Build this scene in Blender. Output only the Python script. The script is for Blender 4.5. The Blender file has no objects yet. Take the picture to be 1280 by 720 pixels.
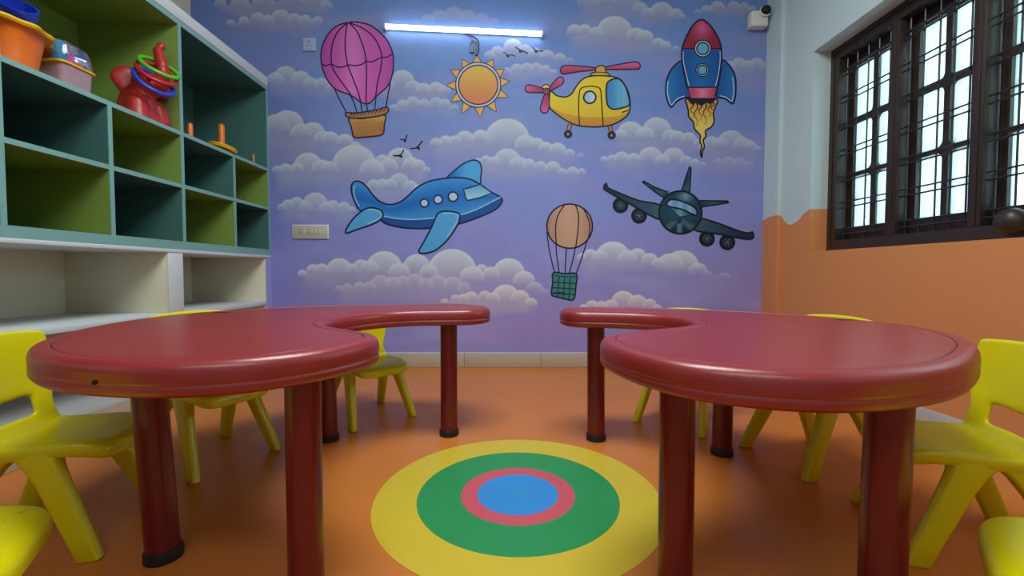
import bpy, bmesh, math, random
import numpy as np
from mathutils import Vector, Matrix
from mathutils.geometry import delaunay_2d_cdt, tessellate_polygon
random.seed(4)
S = bpy.context.scene
COL = S.collection
PI = math.pi

# ------------------------------------------------------------------ camera
CAM_H, PITCH, FPX = .75, math.atan(20/550), 550.
cd = bpy.data.cameras.new('camera'); cam = bpy.data.objects.new('camera', cd); COL.objects.link(cam)
cam.location = (0, 0, CAM_H); cam.rotation_euler = (PI/2 - PITCH, 0, 0)
cd.sensor_width = 36; cd.lens = FPX/1280*36; cd.clip_start = .02
S.camera = cam

# ------------------------------------------------------------------ sky, lamps, exposure
W = bpy.data.worlds.new('sky'); S.world = W; W.use_nodes = True
bgn = W.node_tree.nodes['Background']
bgn.inputs[0].default_value = (.74, .93, 1.0, 1); bgn.inputs[1].default_value = 5.6

def area(name, loc, target, sx, sy, power, col):
    l = bpy.data.lights.new(name, 'AREA'); l.shape = 'RECTANGLE'; l.size = sx; l.size_y = sy
    l.energy = power; l.color = col
    o = bpy.data.objects.new(name, l); COL.objects.link(o); o.location = loc
    o.rotation_euler = (Vector(target) - Vector(loc)).to_track_quat('-Z', 'Y').to_euler()
    return o
area('ceiling_light_centre', (0.0, 1.35, 3.12), (0.0, 1.35, 0), 1.5, .8, 66, (.92, 1, .965))
area('ceiling_light_behind', (-.2, -1.0, 3.0), (0, 2.2, .8), 2.4, .5, 20, (.94, 1, .97))
S.view_settings.view_transform = 'Standard'; S.view_settings.look = 'None'
S.view_settings.exposure = .12; S.view_settings.gamma = 1; S.view_settings.use_curve_mapping = False

# ------------------------------------------------------------------ helpers
def lin(c): return c/12.92 if c <= .04045 else ((c + .055)/1.055)**2.4
def rgb(r, g, b, k=1.): return tuple(min(.95, lin(v/255)*k) for v in (r, g, b)) + (1.,)

def mat(name, col, rough=.5, spec=.5, noise=0, scale=8, bump=0, stretch=(1, 1, 1), metal=0, bscale=None, coat=0):
    m = bpy.data.materials.new(name); m.use_nodes = True
    nt = m.node_tree; b = nt.nodes['Principled BSDF']
    b.inputs['Base Color'].default_value = col; b.inputs['Roughness'].default_value = rough
    b.inputs['Specular IOR Level'].default_value = spec; b.inputs['Metallic'].default_value = metal
    b.inputs['Coat Weight'].default_value = coat
    if noise or bump:
        tc = nt.nodes.new('ShaderNodeTexCoord'); mp = nt.nodes.new('ShaderNodeMapping')
        mp.inputs['Scale'].default_value = stretch
        nt.links.new(tc.outputs['Object'], mp.inputs[0])
        n = nt.nodes.new('ShaderNodeTexNoise'); n.inputs['Scale'].default_value = scale; n.inputs['Detail'].default_value = 5
        nt.links.new(mp.outputs[0], n.inputs[0])
        if noise:
            mx = nt.nodes.new('ShaderNodeMix'); mx.data_type = 'RGBA'
            mx.inputs[6].default_value = tuple(c*(1 - noise) for c in col[:3]) + (1,)
            mx.inputs[7].default_value = tuple(min(1, c*(1 + noise)) for c in col[:3]) + (1,)
            nt.links.new(n.outputs[0], mx.inputs[0]); nt.links.new(mx.outputs[2], b.inputs['Base Color'])
        if bump:
            n2 = nt.nodes.new('ShaderNodeTexNoise'); n2.inputs['Scale'].default_value = bscale or scale*3
            n2.inputs['Detail'].default_value = 4
            nt.links.new(mp.outputs[0], n2.inputs[0])
            bp = nt.nodes.new('ShaderNodeBump'); bp.inputs['Strength'].default_value = bump; bp.inputs['Distance'].default_value = .004
            nt.links.new(n2.outputs[0], bp.inputs['Height']); nt.links.new(bp.outputs[0], b.inputs['Normal'])
    return m

M = {}
M['white_wall'] = mat('white_wall_paint', (.545, .67, .70, 1), .7, .3, .04, 3, .05)
M['cream'] = mat('cream_plaster', (.78, .72, .56, 1), .75, .2, .05, 4, .08)
M['slab_white'] = mat('white_slab_paint', (.66, .70, .72, 1), .6, .3, .06, 6, .08)
M['orange_wall'] = mat('orange_wall_paint', (.68, .27, .10, 1), .6, .3, .04, 3, .05)
M['lilac'] = mat('lilac_paint', (.36, .37, .72, 1), .6, .3, .04, 4)
M['floor'] = mat('orange_vinyl', (.60, .185, .035, 1), .34, .42, .07, 2.2, .03, bscale=60)
M['tile'] = mat('beige_skirting_tile', (.50, .43, .34, 1), .35, .5, .14, 14)
M['tile_grey'] = mat('grey_stone', (.50, .51, .52, 1), .35, .5, .15, 9)
M['yellow_paint'] = mat('yellow_floor_paint', (.64, .47, .03, 1), .4, .4, .05, 6)
M['green_paint'] = mat('green_floor_paint', (.02, .28, .08, 1), .4, .4, .08, 6)
M['pink_paint'] = mat('pink_floor_paint', (.60, .09, .12, 1), .4, .4, .06, 6)
M['blue_paint'] = mat('blue_floor_paint', (.03, .26, .68, 1), .4, .4, .06, 6)
M['table'] = mat('red_table_plastic', (.29, .019, .022, 1), .33, .8, .10, 5, .14, stretch=(.35, 4, 1), bscale=26)
M['table_leg'] = mat('dark_red_leg', (.15, .010, .012, 1), .24, .5, .06, 10)
M['rubber'] = mat('black_rubber', (.012, .012, .014, 1), .5, .4)
M['groove'] = mat('dark_groove', (.06, .008, .012, 1), .5, .4)
M['chair'] = mat('yellow_chair_plastic', (.72, .64, .002, 1), .3, .5, .03, 6, .02, bscale=90)
M['teal_edge'] = mat('teal_edge_band', (.20, .40, .38, 1), .5, .4, .04, 8)
M['teal'] = mat('dark_teal_laminate', (.068, .175, .162, 1), .45, .4, .05, 6)
M['green'] = mat('olive_green_laminate', (.22, .325, .07, 1), .45, .4, .05, 6)
M['wood'] = mat('dark_brown_window_wood', (.035, .022, .018, 1), .4, .5, .2, 9, .1, stretch=(6, 6, 1))
M['iron'] = mat('dark_grille_iron', (.022, .024, .032, 1), .35, .5)
M['plastic_white'] = mat('white_plastic', (.72, .72, .70, 1), .4, .5, .03, 9)
M['plastic_cream'] = mat('aged_cream_plastic', (.52, .50, .42, 1), .45, .5, .15, 30)
M['plate_blue'] = mat('painted_over_plate', (.34, .42, .66, 1), .45, .5)
M['dark'] = mat('dark_hole', (.01, .01, .012, 1), .5, .3)
M['elephant'] = mat('red_toy_plastic', (.42, .022, .02, 1), .38, .5, .05, 10)
for n, c in dict(toy_green=(.10, .50, .03), toy_red=(.52, .015, .02), toy_blue=(.015, .06, .60), toy_orange=(.80, .17, .015),
                 toy_yellow=(.80, .48, .01), toy_pink=(.68, .06, .34), toy_teal=(.03, .22, .42), toy_pale=(.55, .5, .42), toy_brown=(.35, .14, .06)).items():
    M[n] = mat(n + '_plastic', c + (1,), .28, .5, .03, 8)

def clear_mat(name, col, alpha_gloss, rough=.08):
    m = bpy.data.materials.new(name); m.use_nodes = True; nt = m.node_tree
    nt.nodes.remove(nt.nodes['Principled BSDF']); out = nt.nodes['Material Output']
    t = nt.nodes.new('ShaderNodeBsdfTransparent'); t.inputs[0].default_value = col
    g = nt.nodes.new('ShaderNodeBsdfGlossy'); g.inputs['Roughness'].default_value = rough
    d = nt.nodes.new('ShaderNodeBsdfTranslucent'); d.inputs[0].default_value = col
    fr = nt.nodes.new('ShaderNodeFresnel'); fr.inputs[0].default_value = 1.45
    a = nt.nodes.new('ShaderNodeMixShader'); a.inputs[0].default_value = alpha_gloss
    nt.links.new(t.outputs[0], a.inputs[1]); nt.links.new(d.outputs[0], a.inputs[2])
    b = nt.nodes.new('ShaderNodeMixShader'); nt.links.new(fr.outputs[0], b.inputs[0])
    nt.links.new(a.outputs[0], b.inputs[1]); nt.links.new(g.outputs[0], b.inputs[2]); nt.links.new(b.outputs[0], out.inputs[0])
    return m, nt, t, d
M['wrap'] = clear_mat('clear_film', (.93, .93, .95, 1), .12, .12)[0]
M['clear_pink'] = mat('clear_pinkish_tub', (.62, .40, .50, 1), .12, .6); M['clear_pink'].node_tree.nodes['Principled BSDF'].inputs['Alpha'].default_value = .62
mg, ntg, tg, dg = clear_mat('frosted_window_glass', (.84, .96, .95, 1), .55, .25)
tc = ntg.nodes.new('ShaderNodeTexCoord'); vo = ntg.nodes.new('ShaderNodeTexNoise'); vo.inputs['Scale'].default_value = 26; vo.inputs['Detail'].default_value = 6
rp = ntg.nodes.new('ShaderNodeValToRGB'); rp.color_ramp.elements[0].position = .26; rp.color_ramp.elements[0].color = (.42, .56, .54, 1)
rp.color_ramp.elements[1].position = .36; rp.color_ramp.elements[1].color = (.84, .96, .95, 1)
ntg.links.new(tc.outputs['Object'], vo.inputs[0]); ntg.links.new(vo.outputs[0], rp.inputs[0])
ntg.links.new(rp.outputs[0], tg.inputs[0]); ntg.links.new(rp.outputs[0], dg.inputs[0])
M['glass'] = mg

def emit(name, col, s):
    m = bpy.data.materials.new(name); m.use_nodes = True; b = m.node_tree.nodes['Principled BSDF']
    b.inputs['Base Color'].default_value = (.8, .8, .8, 1)
    b.inputs['Emission Color'].default_value = col; b.inputs['Emission Strength'].default_value = s
    return m
M['tube'] = emit('lit_tube', (.80, .90, 1, 1), 9)

# paint whose colour is stored with the brush strokes
def paint_mat(name, rough):
    m = bpy.data.materials.new(name); m.use_nodes = True; nt = m.node_tree
    at = nt.nodes.new('ShaderNodeAttribute'); at.attribute_name = 'paint'
    nt.links.new(at.outputs['Color'], nt.nodes['Principled BSDF'].inputs['Base Color'])
    nt.nodes['Principled BSDF'].inputs['Roughness'].default_value = rough
    nt.nodes['Principled BSDF'].inputs['Specular IOR Level'].default_value = .3
    return m
M['mural'] = paint_mat('mural_paint', .6)

def link(name, me, m=None, parent=None, smooth=False):
    o = bpy.data.objects.new(name, me); COL.objects.link(o)
    if m is not None and not me.materials:
        for mm in (m if isinstance(m, (list, tuple)) else [m]): me.materials.append(mm)
    if parent is not None: o.parent = parent
    if smooth:
        me.shade_smooth()
        me.set_sharp_from_angle(angle=math.radians(42))
    return o
def obj(name, bm, m, parent=None, smooth=False):
    bmesh.ops.recalc_face_normals(bm, faces=bm.faces)
    me = bpy.data.meshes.new(name); bm.to_mesh(me); bm.free()
    return link(name, me, m, parent, smooth)
def tag(o, label=None, cat=None, group=None, kind=None):
    for k, v in (('label', label), ('category', cat), ('group', group), ('kind', kind)):
        if v: o[k] = v
    return o
def empty(name, loc=(0, 0, 0), rz=0, **kw):
    o = bpy.data.objects.new(name, None); COL.objects.link(o); o.location = loc; o.rotation_euler = (0, 0, rz); o.empty_display_size = .05
    return tag(o, **kw)
def copy_tree(o, parent=None):
    c = o.copy(); COL.objects.link(c)
    if parent is not None: c.parent = parent
    for ch in list(o.children): copy_tree(ch, c)
    return c

def box(bm, x0, x1, y0, y1, z0, z1, bevel=0, mi=0):
    r = bmesh.ops.create_cube(bm, size=1, matrix=Matrix.Translation(((x0+x1)/2, (y0+y1)/2, (z0+z1)/2)) @ Matrix.Diagonal((x1-x0, y1-y0, z1-z0, 1)))
    vs = r['verts']; fs = {f for v in vs for f in v.link_faces}
    for f in fs: f.material_index = mi
    if bevel:
        es = list({e for v in vs for e in v.link_edges})
        bmesh.ops.bevel(bm, geom=es, offset=bevel, segments=2, profile=.5, affect='EDGES')
def bx(name, d, m, parent=None, bevel=0):
    bm = bmesh.new(); box(bm, *d, bevel=bevel); return obj(name, bm, m, parent, bool(bevel))
def lathe(bm, prof, n=24, mx=None, cap=True):
    rings = []
    for r, z in prof:
        rings.append([bm.verts.new((mx or Matrix()) @ Vector((r*math.cos(2*PI*i/n), r*math.sin(2*PI*i/n), z))) for i in range(n)])
    for a, b in zip(rings, rings[1:]):
        for i in range(n): bm.faces.new((a[i], a[(i+1) % n], b[(i+1) % n], b[i]))
    if cap: bm.faces.new(rings[0][::-1]); bm.faces.new(rings[-1])
def tube(bm, pts, r, n=10, closed=False):
    pts = [Vector(p) for p in pts]; N = len(pts); rings = []
    rr = r if isinstance(r, (list, tuple)) else [r]*N
    up = Vector((.13, .27, .95))
    for i, p in enumerate(pts):
        a = pts[(i-1) % N] if closed or i else p; b = pts[(i+1) % N] if closed or i < N-1 else p
        t = (b-a).normalized(); s = t.cross(up).normalized(); u = s.cross(t)
        rings.append([bm.verts.new(p + rr[i]*(math.cos(2*PI*k/n)*s + math.sin(2*PI*k/n)*u)) for k in range(n)])
    for i in range(N if closed else N-1):
        a, b = rings[i], rings[(i+1) % N]
        for k in range(n): bm.faces.new((a[k], a[(k+1) % n], b[(k+1) % n], b[k]))
    if not closed: bm.faces.new(rings[0][::-1]); bm.faces.new(rings[-1])
def spline(pts, closed=True, step=None, per=6):
    """Catmull-Rom through the points"""
    P = [np.array(p, float) for p in pts]; n = len(P); out = []
    for i in range(n if closed else n-1):
        p0 = P[(i-1) % n] if closed or i else P[0]; p1 = P[i]; p2 = P[(i+1) % n]
        p3 = P[(i+2) % n] if closed or i+2 < n else P[-1]
        k = per if step is None else max(1, int(np.linalg.norm(p2-p1)/step))
        for j in range(k):
            t = j/k
            out.append(.5*((2*p1) + (-p0+p2)*t + (2*p0-5*p1+4*p2-p3)*t*t + (-p0+3*p1-3*p2+p3)*t**3))
    if not closed: out.append(P[-1])
    return out
def offset_loop(L, d):
    """move a counter-clockwise loop inwards by d"""
    n = len(L); out = []
    for i in range(n):
        t = np.array(L[(i+1) % n]) - np.array(L[i-1]); t = t/np.linalg.norm(t)
        out.append(np.array(L[i]) + d*np.array([-t[1], t[0]]))
    return out
def ccw(L):
    a = sum(L[i-1][0]*L[i][1] - L[i][0]*L[i-1][1] for i in range(len(L)))
    return L if a > 0 else L[::-1]
def slab(bm, L, prof, zf=None):
    """rounded plate: outline L lofted through (inset, z) rings and closed above and below"""
    L = ccw(L); rings = []
    for ins, z in prof:
        q = offset_loop(L, ins)
        rings.append([bm.verts.new((p[0], p[1], z + (zf(p[0], p[1]) if zf else 0))) for p in q])
    n = len(L)
    for a, b in zip(rings, rings[1:]):
        for i in range(n): bm.faces.new((a[i], a[(i+1) % n], b[(i+1) % n], b[i]))
    for r, rev in ((rings[0], 1), (rings[-1], 0)):
        for t in tessellate_polygon([[v.co.to_3d()*1 for v in r]]):
            try: bm.faces.new([r[i] for i in t])
            except ValueError: pass

# ------------------------------------------------------------------ room shell
XL, XR, YB, ZC, YN = -2.46, 1.98, 3.444, 3.2, -1.7
XS = -1.885                                     # front plane of the shelving on the left
tag(bx('floor', (XL-.2, XR+.4, YN, YB+.1, -.1, 0), M['floor']), kind='structure')
tag(bx('ceiling', (XL-.2, XR+.4, YN, YB+.1, ZC, ZC+.1), M['white_wall']), kind='structure')
tag(bx('wall_left', (XL-.1, XL, YN, YB, 0, ZC), M['cream']), kind='structure')
tag(bx('wall_front', (XL-.1, XR+.3, YN-.1, YN, 0, ZC), M['white_wall']), kind='structure')

fl = bpy.data.objects['floor']
CX, CY = .02, 1.465
def annulus(name, r0, r1, m, lab):
    bm = bmesh.new(); n = 96
    o = [bm.verts.new((CX + r1*math.cos(2*PI*k/n), CY + r1*math.sin(2*PI*k/n), .0012)) for k in range(n)]
    if r0:
        i = [bm.verts.new((CX + r0*math.cos(2*PI*k/n), CY + r0*math.sin(2*PI*k/n), .0012)) for k in range(n)]
        for k in range(n): bm.faces.new((i[k], o[k], o[(k+1) % n], i[(k+1) % n]))
    else: bm.faces.new(o)
    b = [bm.verts.new((v.co.x, v.co.y, 0)) for v in o]
    for k in range(n): bm.faces.new((o[k], b[k], b[(k+1) % n], o[(k+1) % n]))
    tag(obj(name, bm, m, fl), label=lab)
annulus('painted_ring', .336, .475, M['yellow_paint'], 'outer yellow ring of the painted floor target')
annulus('painted_ring', .192, .336, M['green_paint'], 'green ring of the painted floor target')
annulus('painted_ring', .137, .192, M['pink_paint'], 'pink ring of the painted floor target')
annulus('painted_disc', 0, .137, M['blue_paint'], 'blue disc at the centre of the floor target')
bm = bmesh.new(); box(bm, CX+.004, CX+.020, CY-.004, CY-.001, .0012, .002); box(bm, CX+.010, CX+.013, CY-.011, CY+.006, .0012, .002)
obj('centre_mark', bm, M['toy_green'], fl)

# right wall: strips so that the scalloped paint line is a clean edge
WY, WZ = [2.6, 2.75, 2.94, 3.0, 3.07, 3.13, 3.17, 3.22, 3.26, 3.36, 3.444], [1.1, 1.12, 1.168, 1.145, 1.10, 1.085, 1.09, 1.125, 1.168, 1.167, 1.152]
def wave(y):
    if y < 2.94: return 1.125 + .04*math.cos((y-2.94)*2*PI/.42)
    return float(np.interp(y, WY, WZ))
def painted_strips(bm, x0, x1, y0, y1):
    n = max(1, int((y1-y0)/.02)); h = (y1-y0)/n
    for i in range(n):
        a, b = y0 + i*h, y0 + (i+1)*h
        wa, wb = wave(a), wave(b)
        if abs(a-2.94) < 1e-6: wa = 1.168
        for zs, mi in (((0, 0, wa, wb), 1), ((wa, wb, ZC, ZC), 0)):
            v = [bm.verts.new(p) for p in ((x0, a, zs[0]), (x0, b, zs[1]), (x0, b, zs[3]), (x0, a, zs[2]), (x1, a, zs[0]), (x1, b, zs[1]), (x1, b, zs[3]), (x1, a, zs[2]))]
            fs = [(0, 1, 2, 3)]
            if i == 0: fs.append((0, 3, 7, 4))
            if i == n-1: fs.append((1, 5, 6, 2))
            for f in fs: bm.faces.new([v[k] for k in f]).material_index = mi
WIN0, WIN1, WZ0, WZ1 = 1.095, 2.94, .885, 2.195        # window opening
bm = bmesh.new()
painted_strips(bm, XR, XR+.32, WIN1, YB)
painted_strips(bm, XR, XR+.32, YN, WIN0)
box(bm, XR, XR+.32, WIN0, WIN1, 0, WZ0, mi=1); box(bm, XR, XR+.32, WIN0, WIN1, WZ1, ZC, mi=0)
box(bm, XR+.318, XR+.34, WIN1, YB+.1, 0, ZC); box(bm, XR+.318, XR+.34, YN, WIN0, 0, ZC)
me = bpy.data.meshes.new('wall_right'); bm.to_mesh(me); bm.free()
wr = tag(link('wall_right', me, [M['white_wall'], M['orange_wall']]), kind='structure')
bm = bmesh.new(); painted_strips(bm, XR-.025, XR, 3.262, YB)
me = bpy.data.meshes.new('trim_1'); bm.to_mesh(me); bm.free()
tag(link('trim_1', me, [M['white_wall'], M['orange_wall']]), kind='structure', label='shallow pilaster strip at the corner of the right wall')

# skirting tiles
bb = tag(bx('baseboard_back', (XS+.02, XR-.03, YB-.004, YB, 0, .112), M['tile']), kind='structure')
for a, b in ((-1.86, -.985), (-.982, -.375), (-.372, .225), (.228, .835), (.838, 1.445), (1.448, 1.95)):
    bx('tile', (a, b, YB-.016, YB-.003, .001, .113), M['tile'], bb, .002)
bx('paint_line', (XS+.02, XR-.03, YB-.006, YB-.0005, .1135, .119), mat('pale_blue_paint_line', (.55, .66, .85, 1), .6), bb)
br = tag(bx('baseboard_right', (XR-.006, XR, YN, YB-.02, 0, .098), M['tile_grey']), kind='structure')
for k in range(7):
    y = 3.40 - k*.62; bx('tile', (XR-.02, XR-.004, y-.615, y, .001, .10), M['tile_grey'], br, .002)

# masonry niche on the left
st = lambda n, d, m, lab, b=.004: tag(bx(n, d, m, bevel=b), kind='structure', label=lab)
st('trim_2', (XL, XS, YN, YB, 0, .142), M['tile_grey'], 'low grey stone plinth along the left wall')
tr2 = bpy.data.objects['trim_2']
for k in range(5):
    y = 3.43 - k*.62; bx('tile', (XS-.002, XS+.008, y-.616, y, .001, .128), M['tile'], tr2, .001)
st('trim_3', (XL, XS, YN, YB, .495, .525), M['slab_white'], 'white slab shelf of the niche')
st('trim_4', (XL, XS-.003, 2.417, 2.523, .525, .862), M['cream'], 'pale upright pier between the niches')
st('trim_5', (XL, XS, 3.372, YB, .142, .862), M['cream'], 'end pier of the niche against the mural wall')
bx('pier_face', (XS-.002, XS+.001, 3.372, YB, .142, .862), M['lilac'], bpy.data.objects['trim_5'])
bx('pier_face', (XS-.004, XS, 2.415, 2.525, .525, .86), M['slab_white'], bpy.data.objects['trim_4'], .001)
st('trim_6', (XL, XS, 1.0, 1.11, .142, .862), M['cream'], 'near pier of the niche')
st('trim_7', (XL, XS+.004, YN, YB, .858, .878), M['slab_white'], 'thin white slab under the shelving')
st('trim_8', (XL, XS+.004, YN, YB, 2.178, 2.246), M['slab_white'], 'thick white slab over the shelving')
bx('lining', (XL, XL+.004, 1.11, 3.372, .525, .858), M['cream'], bpy.data.objects['trim_3'])

# ------------------------------------------------------------------ mural wall
CT, ST = math.cos(PITCH), math.sin(PITCH)
def sketch(u, v):
    """mural sketch units -> metres on the wall (x, z); the sketch was gridded 640 wide about the middle of the wall"""
    dx, dy = (u-640)/550., (360-v)/550.
    k = YB/(CT + dy*ST)
    return dx*k, CAM_H + (dy*CT - ST)*k
def unsketch(x, z):
    zz = z - CAM_H; d = YB*CT - zz*ST
    return 640 + 550*x/d, 360 - 550*(YB*ST + zz*CT)/d

KM = .95
K = 1.42                                          # paint albedo against how bright the paint looks in this room
NX, NZ = 690, 492
gx = np.linspace(XL, XR, NX); gz = np.linspace(0, ZC, NZ)
X, Z = np.meshgrid(gx, gz)
U, V = unsketch(X, Z)
def lerp(a, b, t): return a + (b-a)*t
def sst(a, b, x):
    t = np.clip((x-a)/(b-a), 0, 1); return t*t*(3-2*t)
def vnoise(x, y, seed):
    r = np.random.RandomState(seed); g = r.rand(64, 64)
    xi, yi = np.floor(x).astype(int), np.floor(y).astype(int); fx, fy = x-xi, y-yi
    fx, fy = fx*fx*(3-2*fx), fy*fy*(3-2*fy)
    a, b, c, d = g[yi % 64, xi % 64], g[yi % 64, (xi+1) % 64], g[(yi+1) % 64, xi % 64], g[(yi+1) % 64, (xi+1) % 64]
    return lerp(lerp(a, b, fx), lerp(c, d, fx), fy)
C3 = lambda *c: np.array([lin(v/255) for v in c])[None, None, :]
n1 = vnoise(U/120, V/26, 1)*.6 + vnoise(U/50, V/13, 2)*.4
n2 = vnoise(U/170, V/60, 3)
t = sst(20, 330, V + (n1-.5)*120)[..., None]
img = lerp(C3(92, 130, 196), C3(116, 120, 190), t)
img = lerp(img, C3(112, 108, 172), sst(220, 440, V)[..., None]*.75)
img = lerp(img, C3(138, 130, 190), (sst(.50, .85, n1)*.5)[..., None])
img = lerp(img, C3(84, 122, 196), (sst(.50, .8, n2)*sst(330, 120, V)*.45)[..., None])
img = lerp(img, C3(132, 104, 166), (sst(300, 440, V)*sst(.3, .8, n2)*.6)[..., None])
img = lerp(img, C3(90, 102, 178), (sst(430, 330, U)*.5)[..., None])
CLOUDS = [  # (base line, fade depth, whiteness, puffs (x, y, r))
 (16, 14, .8, [(275, 6, 8), (300, 6, 12), (330, 3, 14), (365, 0, 16), (392, 2, 14), (408, 8, 8)]),
 (30, 15, .85, [(288, 30, 6), (305, 27, 7), (322, 24, 9), (335, 26, 8), (351, 23, 12), (368, 25, 9), (382, 26, 8), (397, 27, 7)]),
 (24, 12, .35, [(520, 30, 6), (535, 26, 9), (550, 22, 10), (567, 20, 12), (585, 22, 10), (602, 25, 9), (618, 29, 7), (634, 31, 5)]),
 (20, 20, .8, [(735, 3, 14), (760, 0, 16), (783, 2, 17), (800, 12, 10), (827, 17, 15), (845, 19, 9), (853, 22, 5), (810, 18, 9)]),
 (14, 12, .75, [(872, 16, 5), (883, 13, 7), (897, 11, 10), (917, 9, 8), (930, 10, 7), (940, 13, 6)]),
 (56, 22, 1., [(718, 40, 10), (731, 39, 9), (745, 42, 9), (768, 42, 23), (795, 46, 12), (806, 48, 11), (823, 55, 8), (832, 58, 7), (845, 62, 5)]),
 (70, 18, .8, [(612, 70, 7), (622, 66, 9), (641, 60, 12), (656, 64, 9), (668, 68, 9), (684, 71, 9), (700, 74, 8), (712, 78, 6)]),
 (94, 12, .75, [(634, 90, 6), (646, 87, 8), (658, 86, 8), (670, 86, 8), (682, 88, 7), (692, 91, 5)]),
 (92, 24, .8, [(912, 84, 8), (924, 81, 9), (935, 83, 8), (946, 81, 9), (955, 84, 6)]),
 (106, 28, .8, [(344, 102, 12), (357, 96, 14), (376, 101, 13), (388, 106, 10), (402, 107, 10), (414, 112, 8)]),
 (118, 22, .85, [(482, 108, 12), (503, 102, 15), (516, 110, 10), (529, 113, 10), (545, 112, 10), (556, 114, 8)]),
 (134, 22, .75, [(492, 136, 6), (503, 132, 8), (516, 129, 9), (530, 131, 8), (545, 129, 8), (556, 131, 8), (568, 136, 6)]),
 (182, 36, 1., [(345, 160, 18), (359, 158, 21), (376, 168, 14), (391, 167, 15), (404, 175, 12), (413, 175, 11), (431, 178, 11), (444, 184, 7)]),
 (184, 26, 1., [(545, 180, 8), (557, 178, 9), (569, 177, 8), (581, 174, 11), (601, 173, 11), (634, 175, 28), (657, 182, 14), (671, 181, 9), (682, 186, 9), (697, 189, 11), (712, 193, 7), (726, 196, 5)]),
 (180, 22, .95, [(776, 170, 9), (788, 168, 17), (806, 170, 12), (821, 164, 18), (838, 172, 11), (847, 173, 10), (861, 175, 10), (873, 180, 7)]),
 (186, 28, .8, [(878, 184, 6), (889, 179, 9), (900, 181, 10), (914, 179, 17), (928, 183, 12), (938, 183, 8), (947, 187, 5)]),
 (212, 22, .9, [(598, 202, 5), (607, 200, 6), (617, 203, 8), (634, 202, 17), (648, 207, 12), (661, 207, 9), (676, 208, 7), (691, 211, 10), (703, 216, 6), (716, 216, 8), (727, 216, 6)]),
 (200, 22, .9, [(755, 200, 5), (765, 199, 6), (777, 199, 10), (792, 199, 8), (813, 198, 15), (828, 202, 10), (842, 198, 14), (857, 202, 8), (869, 204, 6), (879, 206, 4)]),
 (206, 18, .5, [(897, 203, 6), (911, 204, 9), (925, 204, 8), (937, 207, 6)]),
 (222, 26, 1., [(346, 213, 6), (357, 213, 9), (371, 212, 9), (385, 208, 18), (402, 212, 13), (412, 211, 10), (443, 208, 28), (465, 214, 16), (478, 202, 9), (486, 209, 12), (500, 201, 17), (514, 208, 12), (523, 208, 9), (533, 213, 5)]),
 (240, 20, .85, [(455, 236, 7), (467, 232, 8), (478, 232, 9), (488, 232, 9), (499, 228, 12), (513, 234, 9), (522, 237, 7)]),
 (264, 26, .85, [(352, 260, 6), (360, 257, 8), (371, 255, 9), (382, 260, 9), (394, 256, 16), (408, 261, 10), (416, 258, 8), (430, 260, 8), (440, 263, 5)]),
 (342, 40, 1., [(378, 343, 6), (391, 338, 8), (402, 338, 9), (424, 338, 16), (440, 338, 9), (451, 333, 9), (462, 337, 12), (480, 336, 23), (499, 342, 14), (521, 334, 17), (536, 342, 12), (565, 341, 31), (590, 348, 16), (602, 338, 8), (614, 344, 11), (636, 342, 20), (655, 352, 14), (668, 364, 12), (680, 369, 8), (690, 376, 6)]),
 (328, 26, 1., [(727, 322, 6), (738, 319, 8), (750, 322, 10), (766, 323, 22), (784, 324, 12), (797, 321, 11), (812, 327, 11), (823, 331, 9), (852, 334, 22), (838, 334, 18), (872, 341, 13), (884, 346, 8), (893, 351, 8), (905, 351, 11), (917, 354, 8), (927, 358, 6)]),
 (366, 26, .6, [(424, 362, 6), (434, 361, 7), (449, 360, 8), (462, 360, 9), (476, 356, 13), (491, 356, 11), (503, 353, 9), (519, 352, 11), (532, 357, 10), (547, 355, 12), (566, 357, 12), (580, 361, 9)]),
 (384, 16, 1., [(556, 378, 5), (569, 374, 6), (579, 374, 7), (589, 373, 9), (606, 371, 8), (616, 374, 9), (632, 373, 18), (650, 374, 12), (664, 380, 8)]),
 (392, 14, 1., [(729, 385, 5), (740, 383, 8), (752, 384, 8), (764, 383, 9), (779, 378, 15), (797, 380, 12), (812, 382, 9), (822, 386, 6)]),
]
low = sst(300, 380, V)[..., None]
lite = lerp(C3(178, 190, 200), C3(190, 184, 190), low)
body = lerp(C3(128, 132, 180), C3(138, 124, 164), low)
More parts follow.
